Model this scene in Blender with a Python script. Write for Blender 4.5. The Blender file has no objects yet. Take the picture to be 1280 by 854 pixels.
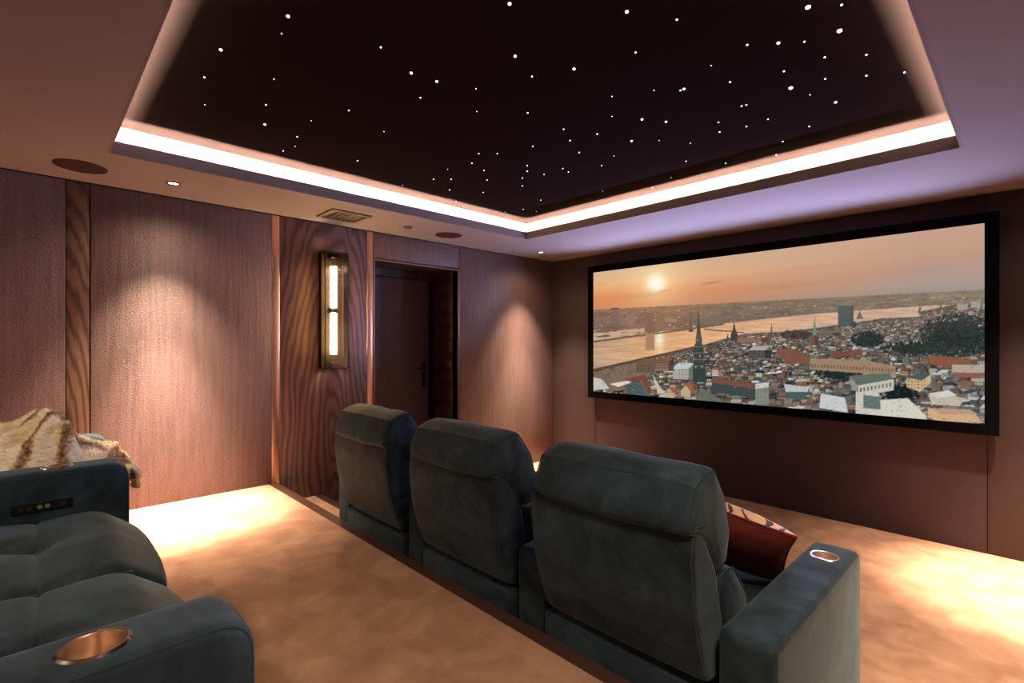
import bpy, bmesh, math, random
import numpy as np
from mathutils import Vector, Matrix

PI = math.pi
sc = bpy.context.scene
COL = sc.collection

# ------------------------------------------------------------------ measured room
XL, YF, XR, YB = -4.385, 4.97, 0.495, -2.0      # left wall, screen wall, right wall, back wall
HC = 2.60                                         # ceiling
ZR = 0.349                                        # rear tier
CAM = (0.0, 0.0, 1.516)
YAW = math.radians(46.08)
FPX = 624.0
FW = (-math.sin(YAW), math.cos(YAW))
RT = (math.cos(YAW), math.sin(YAW))


def on_z(px, py, z):
    u = (px - 640) / FPX
    v = -(py - 430) / FPX
    t = (z - CAM[2]) / v
    return ((FW[0] + u * RT[0]) * t, (FW[1] + u * RT[1]) * t, z)


# ------------------------------------------------------------------ helpers
def link(o, parent=None):
    COL.objects.link(o)
    if parent is not None:
        o.parent = parent
    return o


def tag(o, label=None, cat=None, group=None, kind=None):
    if label:
        o['label'] = label
    if cat:
        o['category'] = cat
    if group:
        o['group'] = group
    if kind:
        o['kind'] = kind
    return o


def empty(name, loc, label, cat, group=None, kind=None):
    o = bpy.data.objects.new(name, None)
    o.empty_display_size = 0.1
    o.location = loc
    link(o)
    return tag(o, label, cat, group, kind)


class MB:
    """collects geometry for ONE mesh"""

    def __init__(self):
        self.bm = bmesh.new()

    def box(self, x0, x1, y0, y1, z0, z1, r=0.0, seg=3):
        b = bmesh.new()
        bmesh.ops.create_cube(b, size=1.0)
        for v in b.verts:
            v.co = Vector((x0 if v.co.x < 0 else x1, y0 if v.co.y < 0 else y1, z0 if v.co.z < 0 else z1))
        if r > 0:
            bmesh.ops.bevel(b, geom=list(b.edges), offset=r, segments=seg, profile=0.5, affect='EDGES')
        bmesh.ops.recalc_face_normals(b, faces=b.faces)
        self._merge(b)
        return self

    def _merge(self, b):
        me = bpy.data.meshes.new('t')
        b.to_mesh(me)
        b.free()
        self.bm.from_mesh(me)
        bpy.data.meshes.remove(me)

    def raw(self, verts, faces):
        vs = [self.bm.verts.new(v) for v in verts]
        for f in faces:
            try:
                self.bm.faces.new([vs[i] for i in f])
            except ValueError:
                pass
        return self

    def tube(self, pts, r, n=8, closed=False):
        pts = [Vector(p) for p in pts]
        N = len(pts)
        rings = []
        up = None
        for i, p in enumerate(pts):
            if closed:
                t = (pts[(i + 1) % N] - pts[i - 1])
            else:
                t = pts[min(i + 1, N - 1)] - pts[max(i - 1, 0)]
            t.normalize()
            if up is None:
                up = Vector((0, 0, 1)) if abs(t.z) < 0.9 else Vector((1, 0, 0))
            a = up - t * up.dot(t)
            if a.length < 1e-5:
                a = t.orthogonal()
            a.normalize()
            up = a
            b = t.cross(a)
            rings.append([self.bm.verts.new(p + (a * math.cos(2 * PI * k / n) + b * math.sin(2 * PI * k / n)) * r) for k in range(n)])
        M = N if closed else N - 1
        for i in range(M):
            A, B = rings[i], rings[(i + 1) % N]
            for k in range(n):
                self.bm.faces.new((A[k], A[(k + 1) % n], B[(k + 1) % n], B[k]))
        if not closed:
            self.bm.faces.new(list(reversed(rings[0])))
            self.bm.faces.new(rings[-1])
        return self

    def lathe(self, prof, c=(0, 0, 0), n=40, close=False):
        """prof: [(radius, z)] about the vertical axis"""
        rings = []
        for (r, z) in prof:
            if r < 1e-6:
                rings.append([self.bm.verts.new((c[0], c[1], c[2] + z))])
            else:
                rings.append([self.bm.verts.new((c[0] + r * math.cos(2 * PI * k / n), c[1] + r * math.sin(2 * PI * k / n), c[2] + z)) for k in range(n)])
        pairs = list(zip(rings, rings[1:]))
        if close:
            pairs.append((rings[-1], rings[0]))
        for A, B in pairs:
            for k in range(n):
                k2 = (k + 1) % n
                if len(A) == 1 and len(B) == 1:
                    continue
                if len(A) == 1:
                    self.bm.faces.new((A[0], B[k2], B[k]))
                elif len(B) == 1:
                    self.bm.faces.new((A[k], A[k2], B[0]))
                else:
                    self.bm.faces.new((A[k], A[k2], B[k2], B[k]))
        return self

    def build(self, name, mat, parent=None, smooth=False, angle=40):
        bmesh.ops.recalc_face_normals(self.bm, faces=self.bm.faces)
        me = bpy.data.meshes.new(name)
        self.bm.to_mesh(me)
        self.bm.free()
        me.materials.append(mat)
        if smooth:
            me.shade_smooth()
            try:
                me.set_sharp_from_angle(angle=math.radians(angle))
            except Exception:
                pass
        o = bpy.data.objects.new(name, me)
        return link(o, parent)


def box(name, x0, x1, y0, y1, z0, z1, mat, parent=None, r=0.0, seg=3):
    return MB().box(x0, x1, y0, y1, z0, z1, r, seg).build(name, mat, parent, smooth=r > 0, angle=60)


def struct(name, mb, mat, label, cat, parent=None, smooth=False):
    o = mb.build(name, mat, parent, smooth)
    if parent is None:
        tag(o, label, cat, None, 'structure')
    return o


def round_profile(prof, seg=0.03):
    """prof: [(y,z,radius)] closed -> dense rounded outline (counter-clockwise)"""
    n = len(prof)
    area = sum(prof[i][0] * prof[(i + 1) % n][1] - prof[(i + 1) % n][0] * prof[i][1] for i in range(n))
    if area < 0:
        prof = list(reversed(prof))
    out = []
    for i in range(n):
        p = Vector(prof[i][:2])
        a = Vector(prof[i - 1][:2])
        b = Vector(prof[(i + 1) % n][:2])
        r = prof[i][2]
        da, db = (a - p), (b - p)
        la, lb = da.length, db.length
        da.normalize()
        db.normalize()
        ang = math.acos(max(-1, min(1, da.dot(db))))
        t = min(r / max(math.tan(ang / 2), 1e-3), la * 0.48, lb * 0.48) if ang < PI - 0.02 else 0.3 * min(la, lb)
        p0, p1 = p + da * t, p + db * t
        k = 6
        for j in range(k + 1):
            s = j / k
            out.append(p0 * (1 - s) ** 2 + p * 2 * s * (1 - s) + p1 * s * s)
    res = []
    m = len(out)
    for i in range(m):
        a, b = out[i], out[(i + 1) % m]
        L = (b - a).length
        if L < 1e-5:
            continue
        k = max(1, int(math.ceil(L / seg)))
        for j in range(k):
            res.append(a.lerp(b, j / k))
    return res


def outline_normals(pts):
    n = len(pts)
    res = []
    for i in range(n):
        t = pts[(i + 1) % n] - pts[i - 1]
        if t.length < 1e-9:
            t = Vector((1, 0))
        t.normalize()
        res.append(Vector((t.y, -t.x)))
    return res


def loft(mb, prof, x0, x1, r, bulge=0.0, nx=14, disp=None, seg=0.03, side_puff=0.0):
    pts = round_profile(prof, seg)
    nrm = outline_normals(pts)
    cen = sum(pts, Vector((0, 0))) / len(pts)
    st = []
    K = 5
    for k in range(K):
        a = k / K * PI / 2
        st.append((x0 + r * (1 - math.cos(a)), r * (1 - math.sin(a))))
    for k in range(nx + 1):
        st.append((x0 + r + (x1 - x0 - 2 * r) * k / nx, 0.0))
    for k in range(K - 1, -1, -1):
        a = k / K * PI / 2
        st.append((x1 - r * (1 - math.cos(a)), r * (1 - math.sin(a))))
    rings = []
    for (x, ins) in st:
        t = (x - x0) / (x1 - x0)
        bl = bulge * max(0.0, math.sin(PI * t)) ** 0.6
        ring = []
        for p, n in zip(pts, nrm):
            q = p + n * (bl - ins)
            d = disp(x, q.x, q.y, n) if disp else 0.0
            q = q + n * d
            ring.append(mb.bm.verts.new((x, q.x, q.y)))
        rings.append(ring)
    m = len(pts)
    for A, B in zip(rings, rings[1:]):
        for i in range(m):
            j = (i + 1) % m
            mb.bm.faces.new((A[i], A[j], B[j], B[i]))
    # end caps: shrinking rings so the side can puff out
    for ring, x, s in ((rings[0], x0, -1), (rings[-1], x1, 1)):
        prev = ring
        for f in (0.82, 0.6, 0.35):
            cur = []
            for v in ring:
                yz = Vector((v.co.y, v.co.z))
                q = cen + (yz - cen) * f
                cur.append(mb.bm.verts.new((x + s * side_puff * (1 - f) ** 0.5, q.x, q.y)))
            for i in range(m):
                j = (i + 1) % m
                mb.bm.faces.new((prev[i], prev[j], cur[j], cur[i]))
            prev = cur
        c = mb.bm.verts.new((x + s * side_puff, cen.x, cen.y))
        for i in range(m):
            mb.bm.faces.new((prev[i], prev[(i + 1) % m], c))
    return pts, nrm


def prof_pipe(mb, prof, x, off=0.0, r=0.0035, part=None, bulge=0.0):
    pts = round_profile(prof, 0.03)
    nr = outline_normals(pts)
    q = [p + n * (off + bulge) for p, n in zip(pts, nr)]
    if part:
        q = [p for p in q if part(p)]
    mb.tube([(x, p.x, p.y) for p in q], r, 6, closed=part is None)


# ------------------------------------------------------------------ materials
def mat_new(name):
    m = bpy.data.materials.new(name)
    m.use_nodes = True
    nt = m.node_tree
    b = nt.nodes['Principled BSDF']
    return m, nt, b


def setc(b, k, v):
    if k in b.inputs:
        b.inputs[k].default_value = v


def plain(name, col, rough=0.6, metal=0.0, emit=None, estr=0.0, spec=0.5, sheen=0.0):
    m, nt, b = mat_new(name)
    setc(b, 'Base Color', (*col, 1))
    setc(b, 'Roughness', rough)
    setc(b, 'Metallic', metal)
    setc(b, 'Specular IOR Level', spec)
    setc(b, 'Sheen Weight', sheen)
    if emit:
        setc(b, 'Emission Color', (*emit, 1))
        setc(b, 'Emission Strength', estr)
    return m


def N(nt, t, **kw):
    n = nt.nodes.new(t)
    for k, v in kw.items():
        if k in n.inputs:
            n.inputs[k].default_value = v
        else:
            setattr(n, k, v)
    return n


def coords(nt, scale=(1, 1, 1), rot=(0, 0, 0), loc=(0, 0, 0), kind='Object'):
    tc = N(nt, 'ShaderNodeTexCoord')
    mp = N(nt, 'ShaderNodeMapping')
    mp.inputs['Scale'].default_value = scale
    mp.inputs['Rotation'].default_value = rot
    mp.inputs['Location'].default_value = loc
    nt.links.new(tc.outputs[kind], mp.inputs['Vector'])
    return mp.outputs['Vector']


def ramp(nt, fac, stops):
    r = N(nt, 'ShaderNodeValToRGB')
    while len(r.color_ramp.elements) < len(stops):
        r.color_ramp.elements.new(0.5)
    for e, (p, c) in zip(r.color_ramp.elements, stops):
        e.position = p
        e.color = (*c, 1)
    nt.links.new(fac, r.inputs['Fac'])
    return r.outputs['Color']


def bump(nt, b, h, strength=0.3, dist=0.01):
    bp = N(nt, 'ShaderNodeBump')
    bp.inputs['Strength'].default_value = strength
    bp.inputs['Distance'].default_value = dist
    nt.links.new(h, bp.inputs['Height'])
    nt.links.new(bp.outputs['Normal'], b.inputs['Normal'])


def velvet(name, c0, c1, sheen=0.6, sheen_tint=(0.6, 0.7, 0.66)):
    m, nt, b = mat_new(name)
    v = coords(nt, (1, 1, 1))
    n1 = N(nt, 'ShaderNodeTexNoise', Scale=5.0, Detail=5.0, Roughness=0.62, Distortion=0.8)
    nt.links.new(v, n1.inputs['Vector'])
    c = ramp(nt, n1.outputs['Fac'], [(0.34, c0), (0.54, tuple((a + d) / 2 for a, d in zip(c0, c1))), (0.72, c1)])
    nt.links.new(c, b.inputs['Base Color'])
    setc(b, 'Roughness', 0.75)
    setc(b, 'Specular IOR Level', 0.15)
    setc(b, 'Sheen Weight', sheen)
    setc(b, 'Sheen Roughness', 0.4)
    setc(b, 'Sheen Tint', (*sheen_tint, 1))
    n2 = N(nt, 'ShaderNodeTexNoise', Scale=260.0, Detail=2.0)
    nt.links.new(v, n2.inputs['Vector'])
    bump(nt, b, n2.outputs['Fac'], 0.12, 0.002)
    return m


def wall_fabric(name, c0, c1, bumpy=0.5, rough=0.5, zs=7.0):
    m, nt, b = mat_new(name)
    v = coords(nt, (34, 34, zs))
    n1 = N(nt, 'ShaderNodeTexNoise', Scale=1.0, Detail=4.0, Roughness=0.6, Distortion=0.5)
    nt.links.new(v, n1.inputs['Vector'])
    v2 = coords(nt, (70, 70, 270))
    n2 = N(nt, 'ShaderNodeTexNoise', Scale=1.0, Detail=1.0)
    nt.links.new(v2, n2.inputs['Vector'])
    mx = N(nt, 'ShaderNodeMath', operation='MULTIPLY_ADD')
    nt.links.new(n1.outputs['Fac'], mx.inputs[0])
    mx.inputs[1].default_value = 0.8
    nt.links.new(n2.outputs['Fac'], mx.inputs[2])
    c = ramp(nt, mx.outputs['Value'], [(0.60, c0), (1.15, c1)])
    nt.links.new(c, b.inputs['Base Color'])
    setc(b, 'Roughness', rough)
    setc(b, 'Specular IOR Level', 0.35)
    bump(nt, b, mx.outputs['Value'], bumpy, 0.004)
    return m


def wood(name, dark, light, cy, cz, sy=1.0, sz=0.1, scale=9.0, dist=5.0, dscale=1.2, rough=0.45, axis='YZ'):
    m, nt, b = mat_new(name)
    v = coords(nt, (0.0001, sy, sz), loc=(0, -cy * sy, -cz * sz))
    w = N(nt, 'ShaderNodeTexWave', wave_type='RINGS', rings_direction='X')
    w.inputs['Scale'].default_value = scale
    w.inputs['Distortion'].default_value = dist
    w.inputs['Detail'].default_value = 2.5
    w.inputs['Detail Scale'].default_value = dscale
    nt.links.new(v, w.inputs['Vector'])
    v2 = coords(nt, (200, 200, 6))
    n = N(nt, 'ShaderNodeTexNoise', Scale=1.0, Detail=3.0)
    nt.links.new(v2, n.inputs['Vector'])
    mx = N(nt, 'ShaderNodeMath', operation='MULTIPLY_ADD')
    nt.links.new(n.outputs['Fac'], mx.inputs[0])
    mx.inputs[1].default_value = 0.5
    nt.links.new(w.outputs['Fac'], mx.inputs[2])
    c = ramp(nt, mx.outputs['Value'], [(0.15, dark), (0.7, tuple((a * 0.4 + d * 0.6) for a, d in zip(dark, light))), (1.0, light)])
    nt.links.new(c, b.inputs['Base Color'])
    setc(b, 'Roughness', rough)
    setc(b, 'Specular IOR Level', 0.4)
    bump(nt, b, n.outputs['Fac'], 0.08, 0.003)
    return m


def carpet_mat(name, stops):
    m, nt, b = mat_new(name)
    v = coords(nt, (1, 1, 1))
    n1 = N(nt, 'ShaderNodeTexNoise', Scale=5.5, Detail=5.0, Roughness=0.55, Distortion=0.5)
    nt.links.new(v, n1.inputs['Vector'])
    c = ramp(nt, n1.outputs['Fac'], stops)
    nt.links.new(c, b.inputs['Base Color'])
    setc(b, 'Roughness', 0.95)
    setc(b, 'Specular IOR Level', 0.05)
    setc(b, 'Sheen Weight', 0.15)
    setc(b, 'Sheen Tint', (1, 0.85, 0.7, 1))
    n2 = N(nt, 'ShaderNodeTexNoise', Scale=350.0, Detail=2.0)
    nt.links.new(v, n2.inputs['Vector'])
    ad = N(nt, 'ShaderNodeMath', operation='MULTIPLY_ADD')
    nt.links.new(n1.outputs['Fac'], ad.inputs[0])
    ad.inputs[1].default_value = 2.0
    nt.links.new(n2.outputs['Fac'], ad.inputs[2])
    bump(nt, b, ad.outputs['Value'], 0.35, 0.008)
    return m


M = {}
M['carpet'] = carpet_mat('carpet', [(0.33, (0.29, 0.152, 0.098)), (0.5, (0.36, 0.195, 0.128)), (0.68, (0.44, 0.255, 0.17))])
M['nosing'] = plain('nosing', (0.055, 0.025, 0.018), 0.4)
M['ceiling'] = plain('ceiling_paint', (0.235, 0.195, 0.19), 0.9, spec=0.1)
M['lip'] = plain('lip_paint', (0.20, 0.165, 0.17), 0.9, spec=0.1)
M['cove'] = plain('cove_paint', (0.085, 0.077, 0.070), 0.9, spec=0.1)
M['star_black'] = plain('star_black', (0.012, 0.0078, 0.0070), 0.95, spec=0.0)
M['led'] = plain('led', (0.3, 0.3, 0.3), 0.5, emit=(1.0, 0.80, 0.66), estr=1300.0)
M['led_wide'] = plain('led_wide', (0.3, 0.3, 0.3), 0.5, emit=(1.0, 0.80, 0.66), estr=700.0)
M['star'] = plain('star', (1, 1, 1), 0.5, emit=(0.95, 0.97, 1.0), estr=3.0)
M['fabric'] = wall_fabric('wall_fabric', (0.074, 0.045, 0.047), (0.156, 0.093, 0.086), 0.85, 0.38, 2.0)
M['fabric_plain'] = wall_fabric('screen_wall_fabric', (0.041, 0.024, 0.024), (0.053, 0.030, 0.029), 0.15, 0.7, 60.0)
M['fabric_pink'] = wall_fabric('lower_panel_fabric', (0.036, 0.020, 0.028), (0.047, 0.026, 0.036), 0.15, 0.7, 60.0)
M['wood_panel'] = wood('figured_wood', (0.070, 0.035, 0.032), (0.175, 0.095, 0.082), 1.96, 0.62, 1.0, 0.22, 6.5, 12.0, 0.75)
M['wood_strip'] = wood('strip_wood', (0.05, 0.026, 0.018), (0.16, 0.085, 0.05), 0.10, 0.3, 1.3, 0.22, 7.0, 8.0, 1.0)
M['wood_dark'] = wood('reveal_wood', (0.030, 0.016, 0.012), (0.085, 0.045, 0.032), 3.4, 0.5, 1.0, 0.2, 9.0, 5.0, 1.4)
M['copper'] = plain('copper', (0.88, 0.54, 0.37), 0.33, 1.0)
M['door'] = wall_fabric('door_fabric', (0.085, 0.055, 0.060), (0.13, 0.085, 0.09), 0.25, 0.5)
M['black_metal'] = plain('black_metal', (0.012, 0.011, 0.011), 0.45, 0.6)
M['black_velvet'] = plain('black_velvet', (0.004, 0.004, 0.005), 1.0, spec=0.0)
M['gap'] = plain('shadow_gap', (0.02, 0.012, 0.012), 0.9)
M['velvet'] = velvet('green_grey_velvet', (0.0055, 0.0112, 0.0150), (0.032, 0.057, 0.074), 0.25, (0.55, 0.70, 0.75))
M['piping'] = plain('piping', (0.020, 0.031, 0.034), 0.9, sheen=0.1, spec=0.1)
M['cup'] = plain('copper_cup', (0.97, 0.81, 0.67), 0.26, 1.0)
M['rim'] = plain('cup_rim', (0.90, 0.78, 0.68), 0.15, 1.0)
M['speaker'] = plain('speaker_grille', (0.045, 0.022, 0.019), 0.9, spec=0.1)
M['trim'] = plain('trim_bronze', (0.20, 0.13, 0.10), 0.4, 0.7)
M['lamp_disc'] = plain('lamp_disc', (1, 1, 1), 0.5, emit=(1.0, 0.80, 0.58), estr=9.0)
M['lamp_dim'] = plain('lamp_dim', (0.25, 0.2, 0.17), 0.3)
M['vent'] = plain('vent_paint', (0.085, 0.062, 0.05), 0.6)
M['bronze'] = plain('dark_bronze', (0.045, 0.034, 0.025), 0.3, 1.0)
M['tray'] = plain('dark_tray', (0.008, 0.006, 0.005), 0.9, spec=0.1)
M['burgundy'] = velvet('burgundy_velvet', (0.09, 0.012, 0.012), (0.17, 0.028, 0.022), 0.5, (0.9, 0.35, 0.28))


def pattern_mat():
    m, nt, b = mat_new('gold_leaf_print')
    v = coords(nt, (1, 1, 1), rot=(0, 0.5, 0.3))
    w = N(nt, 'ShaderNodeTexWave', wave_type='BANDS', bands_direction='DIAGONAL')
    w.inputs['Scale'].default_value = 13.0
    w.inputs['Distortion'].default_value = 5.0
    w.inputs['Detail Scale'].default_value = 1.6
    nt.links.new(v, w.inputs['Vector'])
    c = ramp(nt, w.outputs['Fac'], [(0.0, (0.03, 0.015, 0.02)), (0.10, (0.03, 0.015, 0.02)), (0.17, (0.62, 0.36, 0.20)), (1.0, (0.70, 0.42, 0.24))])
    nt.links.new(c, b.inputs['Base Color'])
    setc(b, 'Roughness', 0.6)
    return m


M['pattern'] = pattern_mat()


def fur_mat():
    m, nt, b = mat_new('striped_fur')
    v = coords(nt, (1, 1, 1), rot=(0, 0, 0.6))
    w = N(nt, 'ShaderNodeTexWave', wave_type='BANDS', bands_direction='Y')
    w.inputs['Scale'].default_value = 2.43
    w.inputs['Distortion'].default_value = 2.2
    w.inputs['Detail'].default_value = 3.0
    w.inputs['Detail Scale'].default_value = 2.0
    nt.links.new(v, w.inputs['Vector'])
    n = N(nt, 'ShaderNodeTexNoise', Scale=70.0, Detail=3.0)
    nt.links.new(v, n.inputs['Vector'])
    ad = N(nt, 'ShaderNodeMath', operation='MULTIPLY_ADD')
    nt.links.new(n.outputs['Fac'], ad.inputs[0])
    ad.inputs[1].default_value = 0.7
    nt.links.new(w.outputs['Fac'], ad.inputs[2])
    c = ramp(nt, ad.outputs['Value'], [(0.28, (0.14, 0.075, 0.035)), (0.48, (0.55, 0.35, 0.18)), (0.70, (0.95, 0.84, 0.63))])
    nt.links.new(c, b.inputs['Base Color'])
    setc(b, 'Roughness', 0.95)
    setc(b, 'Specular IOR Level', 0.05)
    setc(b, 'Sheen Weight', 0.3)
    bump(nt, b, n.outputs['Fac'], 0.9, 0.012)
    return m


M['fur'] = fur_mat()


def glass_mat(name, col, alpha_mix=0.88, rough=0.05):
    m, nt, b = mat_new(name)
    out = nt.nodes['Material Output']
    tr = N(nt, 'ShaderNodeBsdfTransparent')
    tr.inputs['Color'].default_value = (*col, 1)
    gl = N(nt, 'ShaderNodeBsdfGlossy')
    gl.inputs['Roughness'].default_value = rough
    mx = N(nt, 'ShaderNodeMixShader')
    mx.inputs['Fac'].default_value = 1 - alpha_mix
    nt.links.new(tr.outputs[0], mx.inputs[1])
    nt.links.new(gl.outputs[0], mx.inputs[2])
    nt.links.new(mx.outputs[0], out.inputs['Surface'])
    return m


M['smoke_glass'] = glass_mat('smoked_glass', (0.78, 0.72, 0.62))


def tube_mat():
    m, nt, b = mat_new('crystal_tube_light')
    v = coords(nt, (60, 60, 14))
    n = N(nt, 'ShaderNodeTexNoise', Scale=1.0, Detail=2.0)
    nt.links.new(v, n.inputs['Vector'])
    c = ramp(nt, n.outputs['Fac'], [(0.35, (0.75, 0.42, 0.16)), (0.6, (1.0, 0.80, 0.48))])
    nt.links.new(c, b.inputs['Emission Color'])
    setc(b, 'Emission Strength', 230.0)
    setc(b, 'Base Color', (0.9, 0.8, 0.6, 1))
    return m


M['tube'] = tube_mat()

# ------------------------------------------------------------------ setting
struct('floor', MB().box(XL - 0.6, XR + 0.1, YB - 0.1, YF + 0.1, -0.1, 0.0), M['carpet'], 'tan carpeted lower floor running to the screen wall', 'floor')
YN0, YN1 = 1.42, 1.49
struct('floor_platform', MB().box(XL, XR, YB, YN0, 0.0, ZR), M['carpet'], 'raised tan carpeted platform under the rear seats', 'floor')
struct('trim_1', MB().box(XL, XR, YN0, YN1, 0.0, ZR + 0.002, 0.004, 2), M['nosing'], 'dark wooden edge strip of the raised platform behind the front seats', 'trim')
struct('floor_step', MB().box(XL, -3.31, YN1, 1.80, 0.0, 0.175), M['carpet'], 'carpeted intermediate step beside the wood panel wall', 'step')
struct('trim_2', MB().box(XL, -3.31, 1.80, 1.87, 0.0, 0.177, 0.004, 2), M['nosing'], 'dark wooden edge strip of the intermediate step', 'trim')

# left wall: core with a door opening, panels in front
XC = XL - 0.02
DY0, DY1, DZ = 2.373, 3.411, 2.335
core = MB()
core.box(XC - 0.10, XC, YB, DY0 - 0.0, 0, HC)
core.box(XC - 0.10, XC, DY1, YF, 0, HC)
core.box(XC - 0.10, XC, DY0, DY1, DZ + 0.02, HC)
wl = struct('wall_left', core, M['gap'], 'left wall clad in textured mauve fabric panels, wood and copper strips', 'wall')


def wpart(name, y0, y1, z0, z1, mat, label=None, dx=0.0, parent=wl):
    o = box(name, XC, XL + dx, y0, y1, z0, z1, mat, parent, 0.003, 2)
    if label:
        o['label'] = label
    return o


HP = HC - 0.008
wpart('fabric_panel', YB, 0.160, 0, HP, M['fabric'])
wpart('wood_strip', 0.164, 0.284, 0, HP, M['wood_strip'], 'narrow dark wood strip between fabric panels', -0.008)
wpart('fabric_panel', 0.288, 1.443, 0, HP, M['fabric'])
wpart('copper_strip', 1.446, 1.508, 0.0, HP, M['copper'], 'polished copper strip left of the wood panel', -0.004)
wpart('wood_panel', 1.511, 2.305, 0, HP, M['wood_panel'], 'figured dark wood panel behind the wall light', -0.004)
wpart('copper_strip', 2.308, 2.370, 0.0, HP, M['copper'], 'polished copper strip beside the door recess', -0.004)
wpart('fabric_panel', DY0 + 0.001, DY1 - 0.002, DZ + 0.012, HP, M['fabric'])
wpart('fabric_panel', DY1 + 0.004, YF, 0, HP, M['fabric'])

# door recess and door
XD = -4.885
rv = MB()
rv.box(XD - 0.05, XC, DY1, DY1 + 0.05, 0, DZ + 0.05)
rv.box(XD - 0.05, XC, DY0 - 0.05, DY0, 0, DZ + 0.05)
rv.box(XD - 0.05, XC, DY0, DY1, DZ, DZ + 0.05)
rv.box(XD - 0.12, XD - 0.05, DY0 - 0.05, DY1 + 0.05, 0, DZ + 0.05)
struct('door_1', rv, M['wood_dark'], 'deep dark wood door recess in the left wall', 'door')
d1 = bpy.data.objects['door_1']
box('door_frame', XC, XL + 0.006, DY0, DY0 + 0.012, 0, DZ, M['trim'], d1)
box('door_frame', XC, XL + 0.006, DY1 - 0.012, DY1, 0, DZ, M['trim'], d1)
box('door_frame', XC, XL + 0.006, DY0 + 0.012, DY1 - 0.012, DZ - 0.012, DZ, M['trim'], d1)
lf = box('door_leaf', XD - 0.045, XD, DY0 + 0.006, 3.352, 0.006, DZ - 0.085, M['door'], d1, 0.003, 2)
box('door_jamb', XD - 0.045, XD + 0.012, 3.358, DY1 - 0.001, 0.0, DZ - 0.08, M['black_metal'], d1)
box('door_head', XD - 0.045, XD + 0.012, DY0 + 0.001, DY1 - 0.001, DZ - 0.078, DZ - 0.002, M['wood_dark'], d1)
hd = MB()
hd.box(XD, XD + 0.010, 3.255, 3.305, 1.02, 1.30, 0.003, 2)
hd.tube([(XD + 0.008, 3.28, 1.235), (XD + 0.055, 3.28, 1.235), (XD + 0.062, 3.27, 1.235), (XD + 0.062, 3.15, 1.235)], 0.011, 10)
hd.tube([(XD + 0.008, 3.28, 1.09), (XD + 0.022, 3.28, 1.09)], 0.016, 12)
h = hd.build('door_handle', M['black_metal'], lf, True)
h['label'] = 'black lever handle on a long plate'

# screen wall
YC = YF + 0.02
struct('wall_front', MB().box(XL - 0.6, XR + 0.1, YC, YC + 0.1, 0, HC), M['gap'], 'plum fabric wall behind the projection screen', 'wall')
wf = bpy.data.objects['wall_front']


def fpart(name, x0, x1, z0, z1, mat):
    return box(name, x0, x1, YF, YC, z0, z1, mat, wf, 0.002, 2)


SX0, SX1 = -3.681, -0.216
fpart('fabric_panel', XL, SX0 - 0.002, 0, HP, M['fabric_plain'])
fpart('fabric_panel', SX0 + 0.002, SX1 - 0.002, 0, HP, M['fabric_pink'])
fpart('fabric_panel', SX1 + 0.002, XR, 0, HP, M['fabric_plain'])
struct('wall_right', MB().box(XR, XR + 0.1, YB, YF, 0, HC), M['fabric'], 'right wall in textured mauve fabric', 'wall')
struct('wall_back', MB().box(XL - 0.12, XR + 0.1, YB - 0.1, YB, 0, HC), M['fabric'], 'back wall in textured mauve fabric', 'wall')

# ceiling with square cove
CX0, CX1, CY0, CY1 = -3.622, -0.270, 0.322, 3.694
ZL, ZS, OFF = HC + 0.075, 2.80, 0.11
EX0, EX1, EY0, EY1 = CX0 - OFF, CX1 + OFF, CY0 - OFF, CY1 + OFF
LT = 0.014


def ring(mb, ix0, ix1, iy0, iy1, ox0, ox1, oy0, oy1, z0, z1):
    mb.box(ox0, ix0, oy0, oy1, z0, z1)
    mb.box(ix1, ox1, oy0, oy1, z0, z1)
    mb.box(ix0, ix1, oy0, iy0, z0, z1)
    mb.box(ix0, ix1, iy1, oy1, z0, z1)
    return mb


ceil = struct('ceiling', ring(MB(), CX0 - LT, CX1 + LT, CY0 - LT, CY1 + LT, XL - 0.12, XR + 0.1, YB - 0.1, YF + 0.12, HC, HC + 0.012), M['ceiling'],
              'flat brown mauve ceiling around the square lit cove', 'ceiling')
ring(MB(), CX0, CX1, CY0, CY1, CX0 - LT, CX1 + LT, CY0 - LT, CY1 + LT, HC, ZL).build('cove_lip', M['lip'], ceil)
ring(MB(), EX0, EX1, EY0, EY1, EX0 - 0.03, EX1 + 0.03, EY0 - 0.03, EY1 + 0.03, HC + 0.012, ZS + 0.04).build('cove_wall', M['cove'], ceil)
MB().box(XL - 0.12, XR + 0.1, YB - 0.1, YF + 0.12, ZS + 0.04, ZS + 0.06).build('ceiling_slab', M['gap'], ceil)
# thin dark-coloured strips standing in for the shadow line where walls meet the ceiling
MB().box(XL - 0.019, XL + 0.002, YB, YF, HC - 0.007, HC - 0.001).build('shadow_gap', M['gap'], ceil)
MB().box(XL, XR, YF - 0.002, YF + 0.019, HC - 0.007, HC - 0.001).build('shadow_gap', M['gap'], ceil)

led = empty('cove_light_strip', ((CX0 + CX1) / 2, (CY0 + CY1) / 2, HC + 0.012), 'warm white light strip hidden behind the lip of the ceiling cove', 'light strip')
cx, cy = (CX0 + CX1) / 2, (CY0 + CY1) / 2
qa, qb = 0.042, 0.072
TX0, TX1, TY0, TY1 = CX0 - qa, CX1 + qb, CY0 - qb, CY1 + qa
for (a, b, c, d) in ((TX0 - .01, TX0 + .01, TY0 + .02, TY1 - .01), (TX1 - .02, TX1 + .02, TY0 + .02, TY1 - .01),
                     (TX0 - .01, TX1 + .02, TY0 - .02, TY0 + .02), (TX0 - .01, TX1 + .02, TY1 - .01, TY1 + .01)):
    wd = min(b - a, d - c)
    MB().box(a - cx, b - cx, c - cy, d - cy, 0.0005, 0.003).build('light_tape', M['led'] if wd < 0.03 else M['led_wide'], led)

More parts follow.
